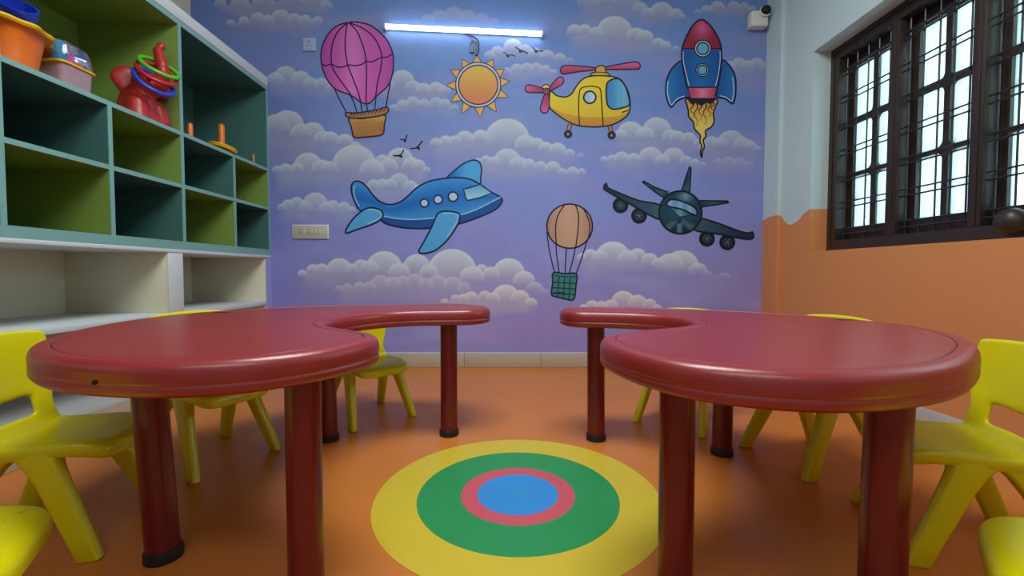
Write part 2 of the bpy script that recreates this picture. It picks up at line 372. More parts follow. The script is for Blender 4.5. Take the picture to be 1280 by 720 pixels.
for ci, (base, fade, wht, puffs) in enumerate(CLOUDS):
    x0 = min(p[0]-p[2] for p in puffs); x1 = max(p[0]+p[2] for p in puffs); top = min(p[1]-p[2] for p in puffs)
    vis = (V > top-3) & (V < base+fade+12) & (U > x0-20) & (U < x1+20)
    if not vis.any(): continue
    i0, i1 = np.where(vis.any(1))[0][[0, -1]]; j0, j1 = np.where(vis.any(0))[0][[0, -1]]
    u, v, im = U[i0:i1+1, j0:j1+1], V[i0:i1+1, j0:j1+1], img[i0:i1+1, j0:j1+1]
    lt, bd = lite[i0:i1+1, j0:j1+1], body[i0:i1+1, j0:j1+1]
    # soft mass below the outline of the puffs
    T = np.full(u.shape, 1e3)
    for cx, cy, r in puffs:
        q = np.sqrt(np.clip(r*r-(u-cx)**2, 0, None)); T = np.minimum(T, np.where(np.abs(u-cx) < r, cy-q*.96, 1e3))
    ps = sorted(puffs); T = np.minimum(T, np.where((u > ps[0][0]) & (u < ps[-1][0]), np.interp(u, [p[0] for p in ps], [p[1] for p in ps]), 1e3))
    Ts = np.full(u.shape, 1e3)                     # smooth outline used for the shading
    for cx, cy, r in puffs: Ts = np.minimum(Ts, cy-r + ((u-cx)/(r+6))**2*(r*.8))
    n_ = vnoise(u/34+ci*7, v/9, 11+ci)-.5
    dep = v - Ts
    H_ = base-Ts
    a = sst(-.6, .9, v-T)*(1-sst(base-5, base+fade, v + n_*16))*sst(x0-1, x0+16, u)*sst(x1+1, x1-16, u)
    b = np.exp(-np.clip(dep, 0, None)/(7.+.22*np.clip(H_, 0, 60)))*.62
    im[:] = lerp(im, lerp(bd, lt, (b*wht)[..., None]), (a*(.30+.62*wht))[..., None])
    # then every puff gets its own bright crest
    for cx, cy, r in sorted(puffs, key=lambda p: p[1]-p[2]):
        d = np.hypot(u-cx, (v-cy)*1.04)
        ins = (1-sst(r-1., r+.5, d))*(1-sst(cy-.1*r, cy+.9*r, v))*(1-sst(base-2, base+fade*.7, v))
        crest = np.exp(-np.clip(r-d, 0, None)/(1.+.16*r))
        hgt = 1-sst(cy-r, cy+.55*r, v)
        c = lerp(lerp(im, bd, .8), lt, np.clip(.62*hgt + .34*crest*(v < cy+2), 0, 1)[..., None])
        w_ = ins*(.35+.6*wht)*wht
        im[:] = lerp(im, c, w_[..., None])
img = img*(1 + (vnoise(U/9, V/9, 7)[..., None]-.5)*.05)
grey = img.mean(-1, keepdims=True)
img = np.clip(lerp(img, grey, .14)*K*lerp(.80, 1.16, sst(120, 430, V))[..., None], 0, .92)  # light compensation put into the paint: darker top, lighter bottom, against lamp falloff
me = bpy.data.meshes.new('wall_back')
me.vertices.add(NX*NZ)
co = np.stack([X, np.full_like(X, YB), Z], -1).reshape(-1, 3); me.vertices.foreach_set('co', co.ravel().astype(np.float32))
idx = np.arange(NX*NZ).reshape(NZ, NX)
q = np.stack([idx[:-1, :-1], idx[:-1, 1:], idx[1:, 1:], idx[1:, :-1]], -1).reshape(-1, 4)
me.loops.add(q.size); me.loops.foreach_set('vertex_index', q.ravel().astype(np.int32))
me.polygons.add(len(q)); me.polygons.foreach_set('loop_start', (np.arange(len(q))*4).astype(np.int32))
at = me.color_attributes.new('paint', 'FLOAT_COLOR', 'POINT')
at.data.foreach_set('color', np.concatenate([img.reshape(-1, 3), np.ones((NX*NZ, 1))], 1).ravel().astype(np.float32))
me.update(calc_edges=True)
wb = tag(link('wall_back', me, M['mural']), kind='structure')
bx('masonry', (XL-.1, XR+.3, YB+.01, YB+.12, 0, ZC), M['white_wall'], wb)

class Motif:
    """one painted picture: flat coats of paint a fraction of a millimetre apart"""
    def __init__(s, off, sc): s.v, s.f, s.c, s.off, s.sc, s.layer = [], [], [], off, sc, 1
    def P(s, p): return np.array([s.off[0] + p[0]/s.sc, s.off[1] + p[1]/s.sc])
    def put(s, pts, faces, cols):
        b = len(s.v); y = YB - .0006 - .00005*s.layer
        for (u, v), c in zip(pts, cols):
            x, z = sketch(u, v); s.v.append((x, y, z)); w = [lin(k/255)*KM for k in c]; gm = sum(w)/3; s.c.append(tuple(min(.92, k) for k in w) + (1,))
        for f in faces: s.f.append([b+i for i in f])
    def fill(s, pts, col, smooth=True, raw=False, grid=3.):
        L = pts if raw else [s.P(p) for p in pts]
        if smooth: L = spline(L, True, step=2.2)
        L = [np.array(p) for p in L]; n = len(L); V_ = [Vector(p) for p in L]
        a = np.array(L)
        if callable(col):
            for gu in np.arange(a[:, 0].min(), a[:, 0].max(), grid):
                for gv in np.arange(a[:, 1].min(), a[:, 1].max(), grid):
                    ins = False; j = n-1
                    for i in range(n):
                        if (a[i, 1] > gv) != (a[j, 1] > gv) and gu < (a[j, 0]-a[i, 0])*(gv-a[i, 1])/(a[j, 1]-a[i, 1]) + a[i, 0]: ins = not ins
                        j = i
                    if ins and np.min(np.hypot(a[:, 0]-gu, a[:, 1]-gv)) > .8: V_.append(Vector((gu, gv)))
        r = delaunay_2d_cdt(V_, [], [list(range(n))], 1, 1e-5)
        pts2 = [(p.x, p.y) for p in r[0]]
        inv = lambda p: ((p[0]-s.off[0])*s.sc, (p[1]-s.off[1])*s.sc)
        s.put(pts2, r[2], [col(*inv(p)) if callable(col) else col for p in pts2]); s.layer += 1
        return L
    def line(s, pts, w=2., col=(22, 20, 44), closed=False, smooth=True, raw=False, taper=False):
        L = pts if raw else [s.P(p) for p in pts]
        if smooth: L = spline(L, closed, step=2.2)
        L = [np.array(p) for p in L]; n = len(L); pl = []; fs = []
        for i in range(n):
            t_ = L[(i+1) % n]-L[i-1] if closed else L[min(i+1, n-1)]-L[max(i-1, 0)]
            nn = np.linalg.norm(t_); t_ = t_/nn if nn else np.array([1., 0]); m_ = np.array([-t_[1], t_[0]])
            ww = w/2*((1-.8*i/(n-1)) if taper else 1)
            pl += [L[i]+m_*ww, L[i]-m_*ww]
        for i in range(n if closed else n-1):
            j = (i+1) % n; fs.append((2*i, 2*i+1, 2*j+1, 2*j))
        s.put(pl, fs, [col]*len(pl)); s.layer += 1
    def shape(s, pts, col, w=2., lc=(22, 20, 44), smooth=True):
        L = s.fill(pts, col, smooth); s.line(L, w, lc, True, False, True)
    def disc(s, c, rx, col, w=0, ry=None, lc=(22, 20, 44)):
        ry = ry or rx
        pts = [(c[0]+rx*math.cos(a), c[1]+ry*math.sin(a)) for a in np.linspace(0, 2*PI, 28, endpoint=False)]
        L = s.fill(pts, col, False)
        if w: s.line(L, w, lc, True, False, True)
    def build(s, name, label):
        me = bpy.data.meshes.new(name); me.from_pydata(s.v, [], s.f)
        at = me.color_attributes.new('paint', 'FLOAT_COLOR', 'POINT')
        at.data.foreach_set('color', np.array(s.c, np.float32).ravel())
        return tag(link(name, me, M['mural'], wb), label=label)
def mixc(a, b, t):
    t = max(0., min(1., t)); return tuple(a[i] + (b[i]-a[i])*t for i in range(3))

# pink balloon
m = Motif((380, 20), 4.5)
for L in ([(170, 405), (200, 470), (237, 538)], [(258, 440), (282, 490), (297, 540)], [(318, 480), (327, 542)], [(350, 490), (360, 540)], [(405, 455), (397, 535)], [(492, 340), (475, 430), (460, 522)]):
    m.line(L, 1.5)
def pink(x, y):
    k = (x-300)/205.
    s = .5 + .5*math.cos((x-270)/40.)
    c = mixc((206, 96, 184), (170, 72, 160), abs(k)**2)
    return mixc(c, (224, 142, 208), .55*s*max(0, 1-abs(k+.12)*1.6)*(1 if y < 440 else .5))
m.shape([(245, 38), (300, 35), (370, 52), (430, 95), (475, 150), (500, 215), (503, 280), (495, 340), (470, 395), (420, 440), (390, 470), (370, 490), (345, 494), (320, 485), (285, 460), (250, 440), (205, 425), (170, 405), (135, 365), (110, 310), (97, 255), (98, 195), (115, 140), (150, 85), (195, 52)], pink, 1.8, (54, 22, 74))
for L in ([(240, 42), (190, 90), (160, 160), (153, 240), (165, 300), (210, 370), (255, 430), (265, 445)], [(245, 40), (235, 90), (232, 180), (245, 270), (275, 350), (305, 430), (320, 485)],
          [(255, 40), (300, 90), (335, 180), (350, 260), (352, 350), (350, 440), (350, 492)], [(262, 40), (340, 75), (400, 130), (435, 210), (433, 290), (415, 370), (405, 440), (398, 462)],
          [(98, 270), (125, 280), (155, 272), (190, 288), (230, 285), (245, 275), (290, 280), (330, 270), (350, 255), (385, 258), (430, 235), (465, 232), (500, 212)]):
    m.line(L, 1.7, (54, 22, 74))
bk = lambda x, y: mixc((204, 152, 84), (168, 112, 62), (y-560)/120)
m.shape([(255, 575), (330, 577), (452, 558), (452, 610), (447, 662), (430, 672), (360, 680), (290, 685), (278, 678), (265, 620)], bk, 1.9, (44, 30, 50))
for k in range(9):
    x = 275 + k*20
    m.line([(x, 590), (min(x+50, 440), 650)], .5, (150, 100, 60), smooth=False); m.line([(x+6, 650), (min(x+50, 442), 588)], .5, (150, 100, 60), smooth=False)
m.shape([(232, 545), (300, 545), (400, 530), (465, 512), (476, 522), (468, 545), (420, 563), (330, 575), (250, 572), (235, 560)], (170, 120, 78), 1.8, (44, 30, 50))
for k in range(10): m.line([(255+k*21, 567-k*3), (272+k*21, 548-k*3.2)], 1.2, (54, 36, 54), smooth=False)
m.build('painted_balloon', 'painted pink hot air balloon with a wicker basket')

# sun
m = Motif((540, 20), 5.144)
c0 = (297, 443)
for tip in ((288, 252), (395, 278), (467, 342), (500, 420), (490, 523), (415, 617), (310, 655), (190, 630), (120, 552), (90, 448), (120, 347), (193, 277)):
    a = math.atan2(tip[1]-c0[1], tip[0]-c0[0])
    m.shape([tip, (c0[0]+143*math.cos(a-.225), c0[1]+143*math.sin(a-.225)), (c0[0]+143*math.cos(a+.225), c0[1]+143*math.sin(a+.225))], (222, 168, 86), 1.5, (34, 34, 60), smooth=False)
m.disc(c0, 145, (186, 184, 214), 1.3, lc=(34, 34, 70))
m.disc(c0, 126, lambda x, y: mixc((214, 176, 78), (206, 130, 84), (y-350)/170), 1.5, lc=(34, 34, 60))
m.build('painted_sun', 'painted orange sun with twelve pointed rays')

# helicopter
m = Motif((640, 60), 5.54)
for L in ([(388, 528), (416, 533), (402, 575), (380, 570)], [(663, 538), (690, 533), (698, 580), (674, 578)]): m.shape(L, (170, 124, 90), 1.2, smooth=False)
for c in ((388, 597), (690, 605)):
    m.disc(c, 29, (26, 28, 40)); m.disc(c, 17, (52, 56, 70)); m.disc(c, 7, (160, 160, 170))
m.disc((235, 280), 28, (206, 190, 90), 1.3)
def heli(x, y):
    return mixc((226, 198, 44), (214, 182, 44), (y-300)/180)
m.shape([(268, 300), (310, 330), (370, 340), (410, 320), (440, 275), (465, 240), (500, 210), (550, 195), (620, 192), (700, 200), (745, 215), (782, 258), (808, 320), (818, 390), (812, 440), (790, 475), (740, 510), (680, 535), (600, 546), (520, 545), (450, 535), (380, 505), (320, 465), (262, 415), (258, 360)], heli, 1.8)
m.fill([(264, 402), (330, 440), (440, 468), (560, 480), (700, 476), (770, 458), (813, 432), (790, 474), (740, 508), (680, 533), (600, 544), (520, 543), (450, 533), (380, 503), (320, 463), (266, 417)], lambda x, y: mixc((206, 156, 44), (190, 132, 44), (y-440)/100))
m.line([(258, 380), (262, 415), (320, 465), (380, 505), (450, 535), (520, 545), (600, 546), (680, 535), (740, 510), (790, 475), (812, 440)], 1.8)
def glass(x, y): return mixc(mixc((30, 112, 190), (120, 182, 214), (x-650)/110), (70, 150, 205), abs(math.sin(x/9.))*.45)
m.shape([(655, 260), (668, 232), (705, 214), (742, 216), (778, 255), (802, 315), (813, 392), (770, 413), (710, 425), (680, 417), (660, 390), (652, 320)], glass, 2.)
m.line([(468, 540), (462, 420), (465, 320), (475, 285), (500, 270), (560, 266), (600, 275), (615, 300), (622, 400), (632, 540)], 1.5)
m.disc((538, 342), 42, lambda x, y: mixc((130, 180, 216), (196, 218, 232), (x-500)/80), 2.1)
m.line([(760, 447), (790, 437), (812, 430)], 1.5)
blade = lambda x, y: mixc((206, 92, 138), (150, 44, 84), (y-115)/60)
m.shape([(335, 150), (345, 130), (365, 122), (460, 125), (582, 138), (582, 150), (460, 165), (370, 180), (345, 180), (335, 165)], blade, 1.6, (44, 20, 56))
m.shape([(645, 135), (750, 112), (850, 97), (880, 105), (890, 125), (880, 145), (800, 148), (648, 148)], blade, 1.6, (44, 20, 56))
m.shape([(543, 190), (560, 172), (580, 165), (578, 145), (590, 128), (620, 122), (645, 132), (648, 165), (668, 175), (682, 192)], (204, 156, 70), 1.5)
m.line([(560, 172), (600, 168), (668, 175)], 1.)
for L in ([(100, 260), (130, 257), (225, 285), (220, 308), (150, 308), (105, 305), (90, 285)], [(255, 280), (300, 225), (330, 202), (352, 205), (358, 230), (345, 252), (300, 280), (266, 297)], [(228, 318), (252, 320), (258, 380), (252, 430), (235, 450), (210, 448), (196, 425), (205, 380)]):
    m.shape(L, lambda x, y: mixc((160, 50, 96), (206, 90, 150), abs(math.hypot(x-238, y-302)-40)/110), 1.5, (44, 20, 56))
m.disc((238, 302), 22, (172, 70, 110), 1.3); m.disc((238, 302), 11, (186, 90, 130), 1.)
m.build('painted_helicopter', 'painted yellow helicopter with pink rotor blades')

# rocket
m = Motif((810, 10), 3.6)
fl_c = lambda x, y: mixc((208, 150, 66), (226, 200, 92), (y-420)/110)
m.shape([(178, 408), (305, 408), (303, 445), (294, 475), (298, 508), (285, 535), (258, 553), (261, 576), (248, 596), (254, 622), (245, 646), (241, 673), (236, 648), (243, 624), (233, 600), (235, 574), (208, 542), (205, 515), (184, 490), (181, 460), (174, 432)], fl_c, 2., (34, 28, 40))
for x0, ln in ((198, 70), (216, 110), (236, 80), (256, 100), (276, 66), (290, 50)):
    m.line([(x0+8*math.sin(k*1.4), 425+ln*k/7) for k in range(8)], 2.1, (60, 40, 36), taper=True)
m.shape([(185, 404), (300, 404), (292, 424), (280, 434), (262, 424), (240, 440), (216, 424), (200, 436)], (26, 24, 36), .6)
def fin(x, y): return mixc((38, 122, 190), (20, 82, 152), (1-abs(x-243)/160)*1.6)
fl_ = [(152, 240), (110, 270), (85, 320), (80, 380), (90, 425), (105, 447), (130, 420), (165, 403), (190, 400), (178, 355), (163, 300)]
fr_ = [(335, 235), (370, 265), (392, 310), (395, 370), (390, 410), (380, 432), (350, 410), (310, 402), (305, 395), (312, 355), (325, 300)]
for L in (fl_, fr_): m.shape(L, fin, 2., (20, 20, 60))
m.line([(90, 330), (87, 380), (96, 420), (106, 436), (130, 410), (165, 396)], 1.1, (190, 210, 226)); m.line([(380, 310), (386, 370), (380, 410), (376, 421), (350, 402), (322, 395)], 1.1, (190, 210, 226))
def nose(x, y):
    if y > 182: return mixc((16, 84, 158), (30, 104, 180), 1-abs(x-240)/90)
    return mixc((150, 40, 66), (214, 110, 158), 1-math.hypot(x-243, (y-90)*.8)/58)
body_l = [(240, 52), (275, 75), (305, 115), (325, 160), (330, 200), (330, 240), (322, 300), (308, 358), (245, 360), (180, 358), (165, 300), (153, 240), (152, 200), (160, 160), (180, 115), (205, 75)]
m.shape(body_l, nose, 2.1, (24, 20, 56))
m.line([(157, 182), (240, 184), (328, 182)], 1.5, (24, 20, 56))
m.line([(158, 195), (159, 240), (172, 300), (185, 352)], 1., (190, 206, 226)); m.line([(324, 195), (324, 240), (316, 300), (303, 352)], 1., (190, 206, 226))
m.shape([(180, 358), (308, 357), (296, 408), (192, 408)], lambda x, y: mixc((190, 72, 104), (222, 130, 160), 1-abs(x-245)/45), 1.7, (40, 20, 50), smooth=False)
for c, r in (((246, 183), 37), ((244, 280), 29)):
    m.disc(c, r, (196, 208, 224), 1.4); m.disc(c, r*.73, lambda x, y: (96, 176, 214), 1.7)
m.build('painted_rocket', 'painted blue and red rocket with yellow flames')

# blue aeroplane
m = Motif((420, 190), 5.14)
NV = (18, 30, 78)
m.shape([(712, 170), (760, 120), (820, 75), (880, 52), (920, 65), (935, 110), (930, 160), (922, 210), (850, 180), (760, 180)], lambda x, y: mixc((24, 108, 200), (74, 164, 226), (x-740)/90), 1.9, NV)
def fus(x, y):
    lim = np.interp(x, [280, 300, 400, 500, 640, 790, 900, 1000, 1065], [395, 412, 428, 433, 424, 405, 370, 322, 286])
    up = np.interp(x, [98, 200, 350, 520, 680, 860, 1060], [190, 230, 338, 230, 172, 175, 290])
    k = (y-up)/max(30, lim-up)
    return mixc(mixc((58, 146, 218), (22, 104, 194), k*2.2), (74, 158, 222), (k-.45)*1.5)
m.shape([(155, 375), (125, 330), (103, 270), (98, 225), (112, 195), (145, 188), (190, 215), (240, 280), (290, 322), (350, 338), (410, 322), (460, 285), (520, 230), (590, 192), (680, 172), (780, 165), (860, 175), (920, 205), (1000, 260), (1050, 285), (1068, 305), (1060, 335), (1020, 372), (940, 410), (860, 440), (780, 465), (700, 480), (600, 490), (500, 492), (400, 482), (320, 460), (290, 440), (220, 400)], fus, 2.1, NV)
BEL = [(300, 412), (400, 428), (500, 433), (640, 423), (790, 405), (900, 370), (1000, 320), (1062, 288), (1067, 306), (1059, 334), (1019, 371), (940, 408), (860, 438), (780, 463), (700, 478), (600, 488), (500, 490), (400, 480), (322, 458), (293, 438)]
m.fill(BEL, (24, 80, 158)); m.line(BEL[:8], 1.4, (146, 196, 228)); m.line(BEL[7:], 1.6, NV)
m.line([(122, 215), (114, 250), (124, 300), (150, 350)], 1.5, (150, 198, 226))
for c, r in (((568, 328), 26), ((656, 306), 27), ((752, 287), 30)): m.disc(c, r, (178, 202, 228), 1.9, lc=NV)
m.shape([(820, 240), (870, 226), (925, 207), (1000, 262), (930, 292), (850, 311), (835, 300)], lambda x, y: mixc((92, 160, 210), (156, 204, 226), (y-210)/80), 1.7, NV, smooth=False)
wing = lambda x, y: mixc((34, 118, 204), (84, 168, 228), (x+y*.35-690)/70)
m.shape([(665, 388), (720, 380), (790, 395), (795, 420), (780, 470), (720, 560), (650, 625), (590, 648), (540, 650), (532, 635), (580, 550), (620, 470), (640, 420)], wing, 2.1, NV)
m.line([(690, 395), (740, 392), (782, 404), (784, 425), (765, 470), (710, 550)], 1.1, (160, 206, 232))
m.shape([(60, 518), (75, 480), (120, 420), (180, 370), (230, 358), (290, 375), (302, 410), (280, 440), (220, 470), (130, 500), (70, 522)], lambda x, y: mixc((36, 120, 202), (86, 170, 226), (x*.5+y-420)/60), 2.1, NV)
m.line([(200, 372), (240, 370), (284, 386), (290, 410), (270, 432), (200, 462)], 1.1, (160, 206, 232))
m.build('painted_aeroplane', 'painted bright blue aeroplane with round windows')

# dark jet seen from the front
m = Motif((740, 190), 5.14)
DK = (10, 18, 32)
jet = lambda x, y: mixc((24, 62, 84), (50, 92, 112), .5+.5*math.sin(x/23.+y/19.))
for L in ([(320, 190), (332, 186), (400, 225), (490, 258), (470, 300), (420, 268)], [(575, 250), (600, 170), (628, 92), (636, 100), (628, 258)], [(690, 312), (870, 315), (882, 325), (700, 354)]):
    m.shape(L, jet, 1.8, DK, smooth=False)
for c in ((183, 343), (302, 410), (738, 557), (868, 580)):
    m.disc(c, 48, (16, 26, 40), 1.2, lc=DK); m.disc(c, 30, (40, 60, 78)); m.disc(c, 22, (24, 36, 52))
    for a in range(6): m.line([c, (c[0]+22*math.cos(a*PI/3), c[1]+22*math.sin(a*PI/3))], .8, (92, 116, 134), smooth=False)
m.shape([(75, 240), (80, 210), (95, 200), (102, 230), (180, 265), (300, 312), (440, 345), (440, 430), (350, 395), (280, 355), (170, 295), (95, 250)], lambda x, y: mixc((24, 52, 72), (62, 100, 120), (x-150)/300), 2., DK)
m.shape([(690, 430), (800, 455), (950, 510), (1010, 520), (1030, 512), (1037, 530), (1020, 560), (900, 545), (800, 525), (660, 500)], lambda x, y: mixc((52, 88, 108), (24, 52, 72), (x-690)/260), 2., DK)
def nosec(x, y):
    a = math.atan2(y-425, x-562); r = math.hypot(x-562, y-425)
    c = mixc((34, 88, 112), (22, 58, 80), math.hypot(x-567, y-388)/137)
    if y > 400: return mixc(c, (16, 30, 46) if math.sin(a*7) > 0 else (96, 140, 156), .75*max(0, math.sin(a)))
    return mixc(c, (150, 186, 196), .85*max(0, 1-abs(x-600)/70)*max(0, 1-abs(y-285)/55))
m.disc((567, 388), 137, nosec, 2.4, lc=DK)
m.shape([(492, 352), (562, 420), (668, 398), (580, 368)], lambda x, y: mixc((44, 100, 124), (110, 160, 176), 1-abs(x-565)/40), 1.5, DK, smooth=False)
m.shape([(482, 345), (500, 308), (560, 312), (640, 345), (670, 372), (666, 408), (580, 370)], lambda x, y: mixc((150, 186, 220), (96, 150, 210), abs(math.sin(x/20))), 2.1, DK)
m.build('painted_jet', 'painted dark blue jet aeroplane seen from the front')

# small peach balloon
m = Motif((660, 240), 4.8)
for L in ([(113, 240), (128, 350), (157, 478)], [(168, 310), (172, 380), (187, 484)], [(230, 335), (222, 490)], [(285, 330), (268, 410), (247, 490)], [(350, 305), (318, 410), (287, 492)]):
    m.line(L, 1.4)
m.disc((250, 205), 137, lambda x, y: mixc((206, 164, 140), (172, 126, 108), ((x-250)/150)**2 + .35*math.sin(x/15.+y/9.)**2*.5), 1.9, 133)
for L in ([(222, 74), (180, 140), (165, 220), (170, 312)], [(285, 77), (303, 140), (300, 230), (286, 332)], [(335, 103), (368, 180), (368, 250), (352, 303)]): m.line(L, 1.5)
m.shape([(152, 485), (220, 490), (290, 492), (288, 560), (278, 640), (262, 650), (200, 636), (145, 622), (140, 608), (148, 545)], lambda x, y: (62, 132, 136), 1.9, (16, 28, 48))
m.line([(152, 500), (220, 508), (288, 508)], 1., (16, 40, 56))
for k in range(1, 4): m.line([(152+k*34, 508), (143+k*34, 620+k*7)], 1.5, (22, 60, 76), smooth=False)
for k in range(1, 4): m.line([(150-k*2, 508+k*33), (288-k*3, 516+k*33)], 1.5, (22, 60, 76), smooth=False)
m.line([(148, 606), (190, 604), (240, 614)], 1.8, (18, 44, 58))
m.build('painted_balloon', 'small painted peach balloon with a teal basket')

def bird(name, lab, off, sc, wings, bodyp, col):
    m = Motif(off, sc)
    for L, w in wings: m.line(L, w, col, taper=False)
    m.fill(bodyp, col, True); m.build(name, lab)
INK = (14, 16, 34)
bird('painted_bird', 'painted black bird, upper left of the three by the basket', (470, 160), 14.4, [([(430, 208), (475, 206), (525, 225)], 1.3), ([(515, 235), (540, 170), (560, 122)], 1.6)], [(495, 210), (530, 190), (548, 210), (535, 250), (512, 262), (500, 240)], INK)
bird('painted_bird', 'painted black bird, rightmost of the three by the basket', (470, 160), 14.4, [([(618, 365), (690, 370), (760, 340)], 1.6), ([(740, 350), (790, 295), (838, 232)], 1.8)], [(715, 350), (740, 325), (790, 350), (795, 385), (765, 400), (740, 370)], INK)
bird('painted_bird', 'painted black bird, lowest of the three by the basket', (470, 160), 14.4, [([(308, 495), (370, 500), (430, 500)], 1.9), ([(430, 505), (470, 450), (502, 390)], 1.7)], [(410, 475), (440, 480), (488, 512), (465, 535), (430, 530), (410, 505)], INK)
GRN = (34, 62, 66)
bird('painted_bird', 'painted bird, left of the three under the tube light', (540, 20), 5.144, [([(457, 232), (478, 245), (490, 258)], 1.3), ([(485, 258), (510, 250), (537, 260)], 1.3)], [(478, 250), (500, 248), (496, 266), (480, 266)], GRN)
bird('painted_bird', 'painted bird, middle of the three under the tube light', (540, 20), 5.144, [([(535, 200), (560, 214), (575, 226)], 1.5), ([(570, 220), (595, 230), (617, 242)], 1.7)], [(558, 216), (585, 220), (576, 236), (558, 236)], GRN)
bird('painted_bird', 'painted bird, right of the three under the tube light', (540, 20), 5.144, [([(645, 202), (660, 214), (673, 228)], 1.4), ([(668, 226), (690, 224), (712, 230)], 1.3)], [(660, 220), (682, 220), (676, 238), (660, 236)], GRN)

# ------------------------------------------------------------------ window
wn = tag(empty('window_1', (0, 0, 0)), kind='structure')
XF = 2.10
fr = bmesh.new()
box(fr, XF, 2.26, WIN1-.066, WIN1, WZ0, WZ1); box(fr, XF, 2.26, WIN0, WIN0+.065, WZ0, WZ1)
box(fr, XF+.0005, 2.26, WIN0+.065, WIN1-.066, WZ0, WZ0+.07); box(fr, XF+.0005, 2.26, WIN0+.065, WIN1-.066, WZ1-.075, WZ1)
obj('window_frame', fr, M['wood'], wn)
b2 = bmesh.new()
box(b2, XF-.006, XF-.0002, WIN1-.03, WIN1, WZ0, WZ1); box(b2, XF-.006, XF-.0002, WIN0, WIN1-.0302, WZ1-.03, WZ1); box(b2, XF-.006, XF-.0002, WIN0, WIN1-.0302, WZ0, WZ0+.028)
obj('frame_bead', b2, M['wood'], wn)
for a, b in ((2.43, 2.489), (1.987, 2.046), (1.544, 1.603)):
    bm = bmesh.new(); box(bm, XF, 2.26, a, b, WZ0+.07, WZ1-.075, bevel=.006); box(bm, XF-.005, XF+.01, a+.016, b-.016, WZ0+.07, WZ1-.075, bevel=.003)
    obj('mullion', bm, M['wood'], wn, True)
Z0, Z1, XG = WZ0+.07, WZ1-.075, 2.20
ROWS = [1.035, 1.372, 1.709, 2.048]
hbar = vbar = None
def rounded(y0, y1, z0, z1, rad):
    pts = []
    for (cy, cz, a0), r in zip(((y1, z1, 0), (y0, z1, 1), (y0, z0, 2), (y1, z0, 3)), rad):
        sy = -1 if cy == y1 else 1; sz = -1 if cz == z1 else 1
        for k in range(7):
            a = (a0 + k/6)*PI/2
            pts.append((cy + sy*r + r*math.cos(a), cz + sz*r + r*math.sin(a)))
    return pts
def sharp(y0, y1, z0, z1):
    pts = []
    for cy, cz in ((y1, z1), (y0, z1), (y0, z0), (y1, z0)): pts += [(cy, cz)]*7
    return pts
for ya, yb in ((2.489, 2.874), (2.046, 2.43), (1.603, 1.987), (1.16, 1.544)):
    sash = bmesh.new(); mid = (ya+yb)/2
    for (p, q), inner in (((ya, mid), 'hi'), ((mid, yb), 'lo')):
        for r in range(3):
            z0 = Z0 if r == 0 else ROWS[r] ; z1 = Z1 if r == 2 else ROWS[r+1]
            i0 = (p + (.034 if inner == 'hi' else .016)); i1 = (q - (.034 if inner == 'lo' else .016))
            j0 = ROWS[r]+(.0 if r == 0 else .013); j1 = ROWS[r+1]-(.0 if r == 2 else .013)
            R_, s_ = .036, .004
            rad = (R_ if inner == 'hi' and r < 2 else s_, R_ if inner == 'lo' and r < 2 else s_, R_ if inner == 'lo' and r > 0 else s_, R_ if inner == 'hi' and r > 0 else s_)
            O = sharp(p, q, z0, z1); I = rounded(i0, i1, j0, j1, rad)
            n = len(O)
            for x_, flip in ((XG-.02, 0), (XG+.02, 1)):
                vo_ = [sash.verts.new((x_, *a)) for a in O]; vi_ = [sash.verts.new((x_, *a)) for a in I]
                if flip == 0: front = vi_
                else: back = vi_
                for k in range(n): sash.faces.new((vo_[k], vo_[(k+1) % n], vi_[(k+1) % n], vi_[k]))
            for k in range(n): sash.faces.new((front[k], front[(k+1) % n], back[(k+1) % n], back[k]))
            bx('pane', (XG-.003, XG+.003, i0-.01, i1+.01, j0-.01, j1+.01), M['glass'], wn)
    bmesh.ops.remove_doubles(sash, verts=sash.verts, dist=1e-5)
    bmesh.ops.dissolve_degenerate(sash, edges=sash.edges, dist=1e-6)
    obj('sash', sash, M['wood'], wn)
    L = yb-ya
    hb = bmesh.new(); tube(hb, [(0, 0, 0), (0, L, 0)], .0045, 8); hbm = bpy.data.meshes.new('grille_bar'); hb.to_mesh(hbm); hb.free()
    zz = Z0 + .055
    k = 0
    while zz < Z1 - .04:
        for dz in (-.017, .017):
            o = link('grille_bar', hbm, M['iron'], wn); o.location = (2.125, ya, zz+dz)
        zz += .1685; k += 1
    vb = bmesh.new(); tube(vb, [(0, 0, Z0), (0, 0, Z1)], .0045, 8); vbm = bpy.data.meshes.new('grille_bar'); vb.to_mesh(vbm); vb.free()
    for f in (.1, .3, .5, .72, .93):
        o = link('grille_bar', vbm, M['iron'], wn); o.location = (2.136, ya + L*f, 0)
bm = bmesh.new()
lathe(bm, [(.014, 0), (.014, .02), (.03, .028), (.05, .045), (.056, .065), (.05, .09), (.03, .106), (.008, .112)], 24, Matrix.Translation((XF, 1.80, .955)) @ Matrix.Rotation(-PI/2, 4, 'Y'))
tag(obj('knob', bm, M['wood'], wn, True), label='dark round wooden knob at the foot of the window')

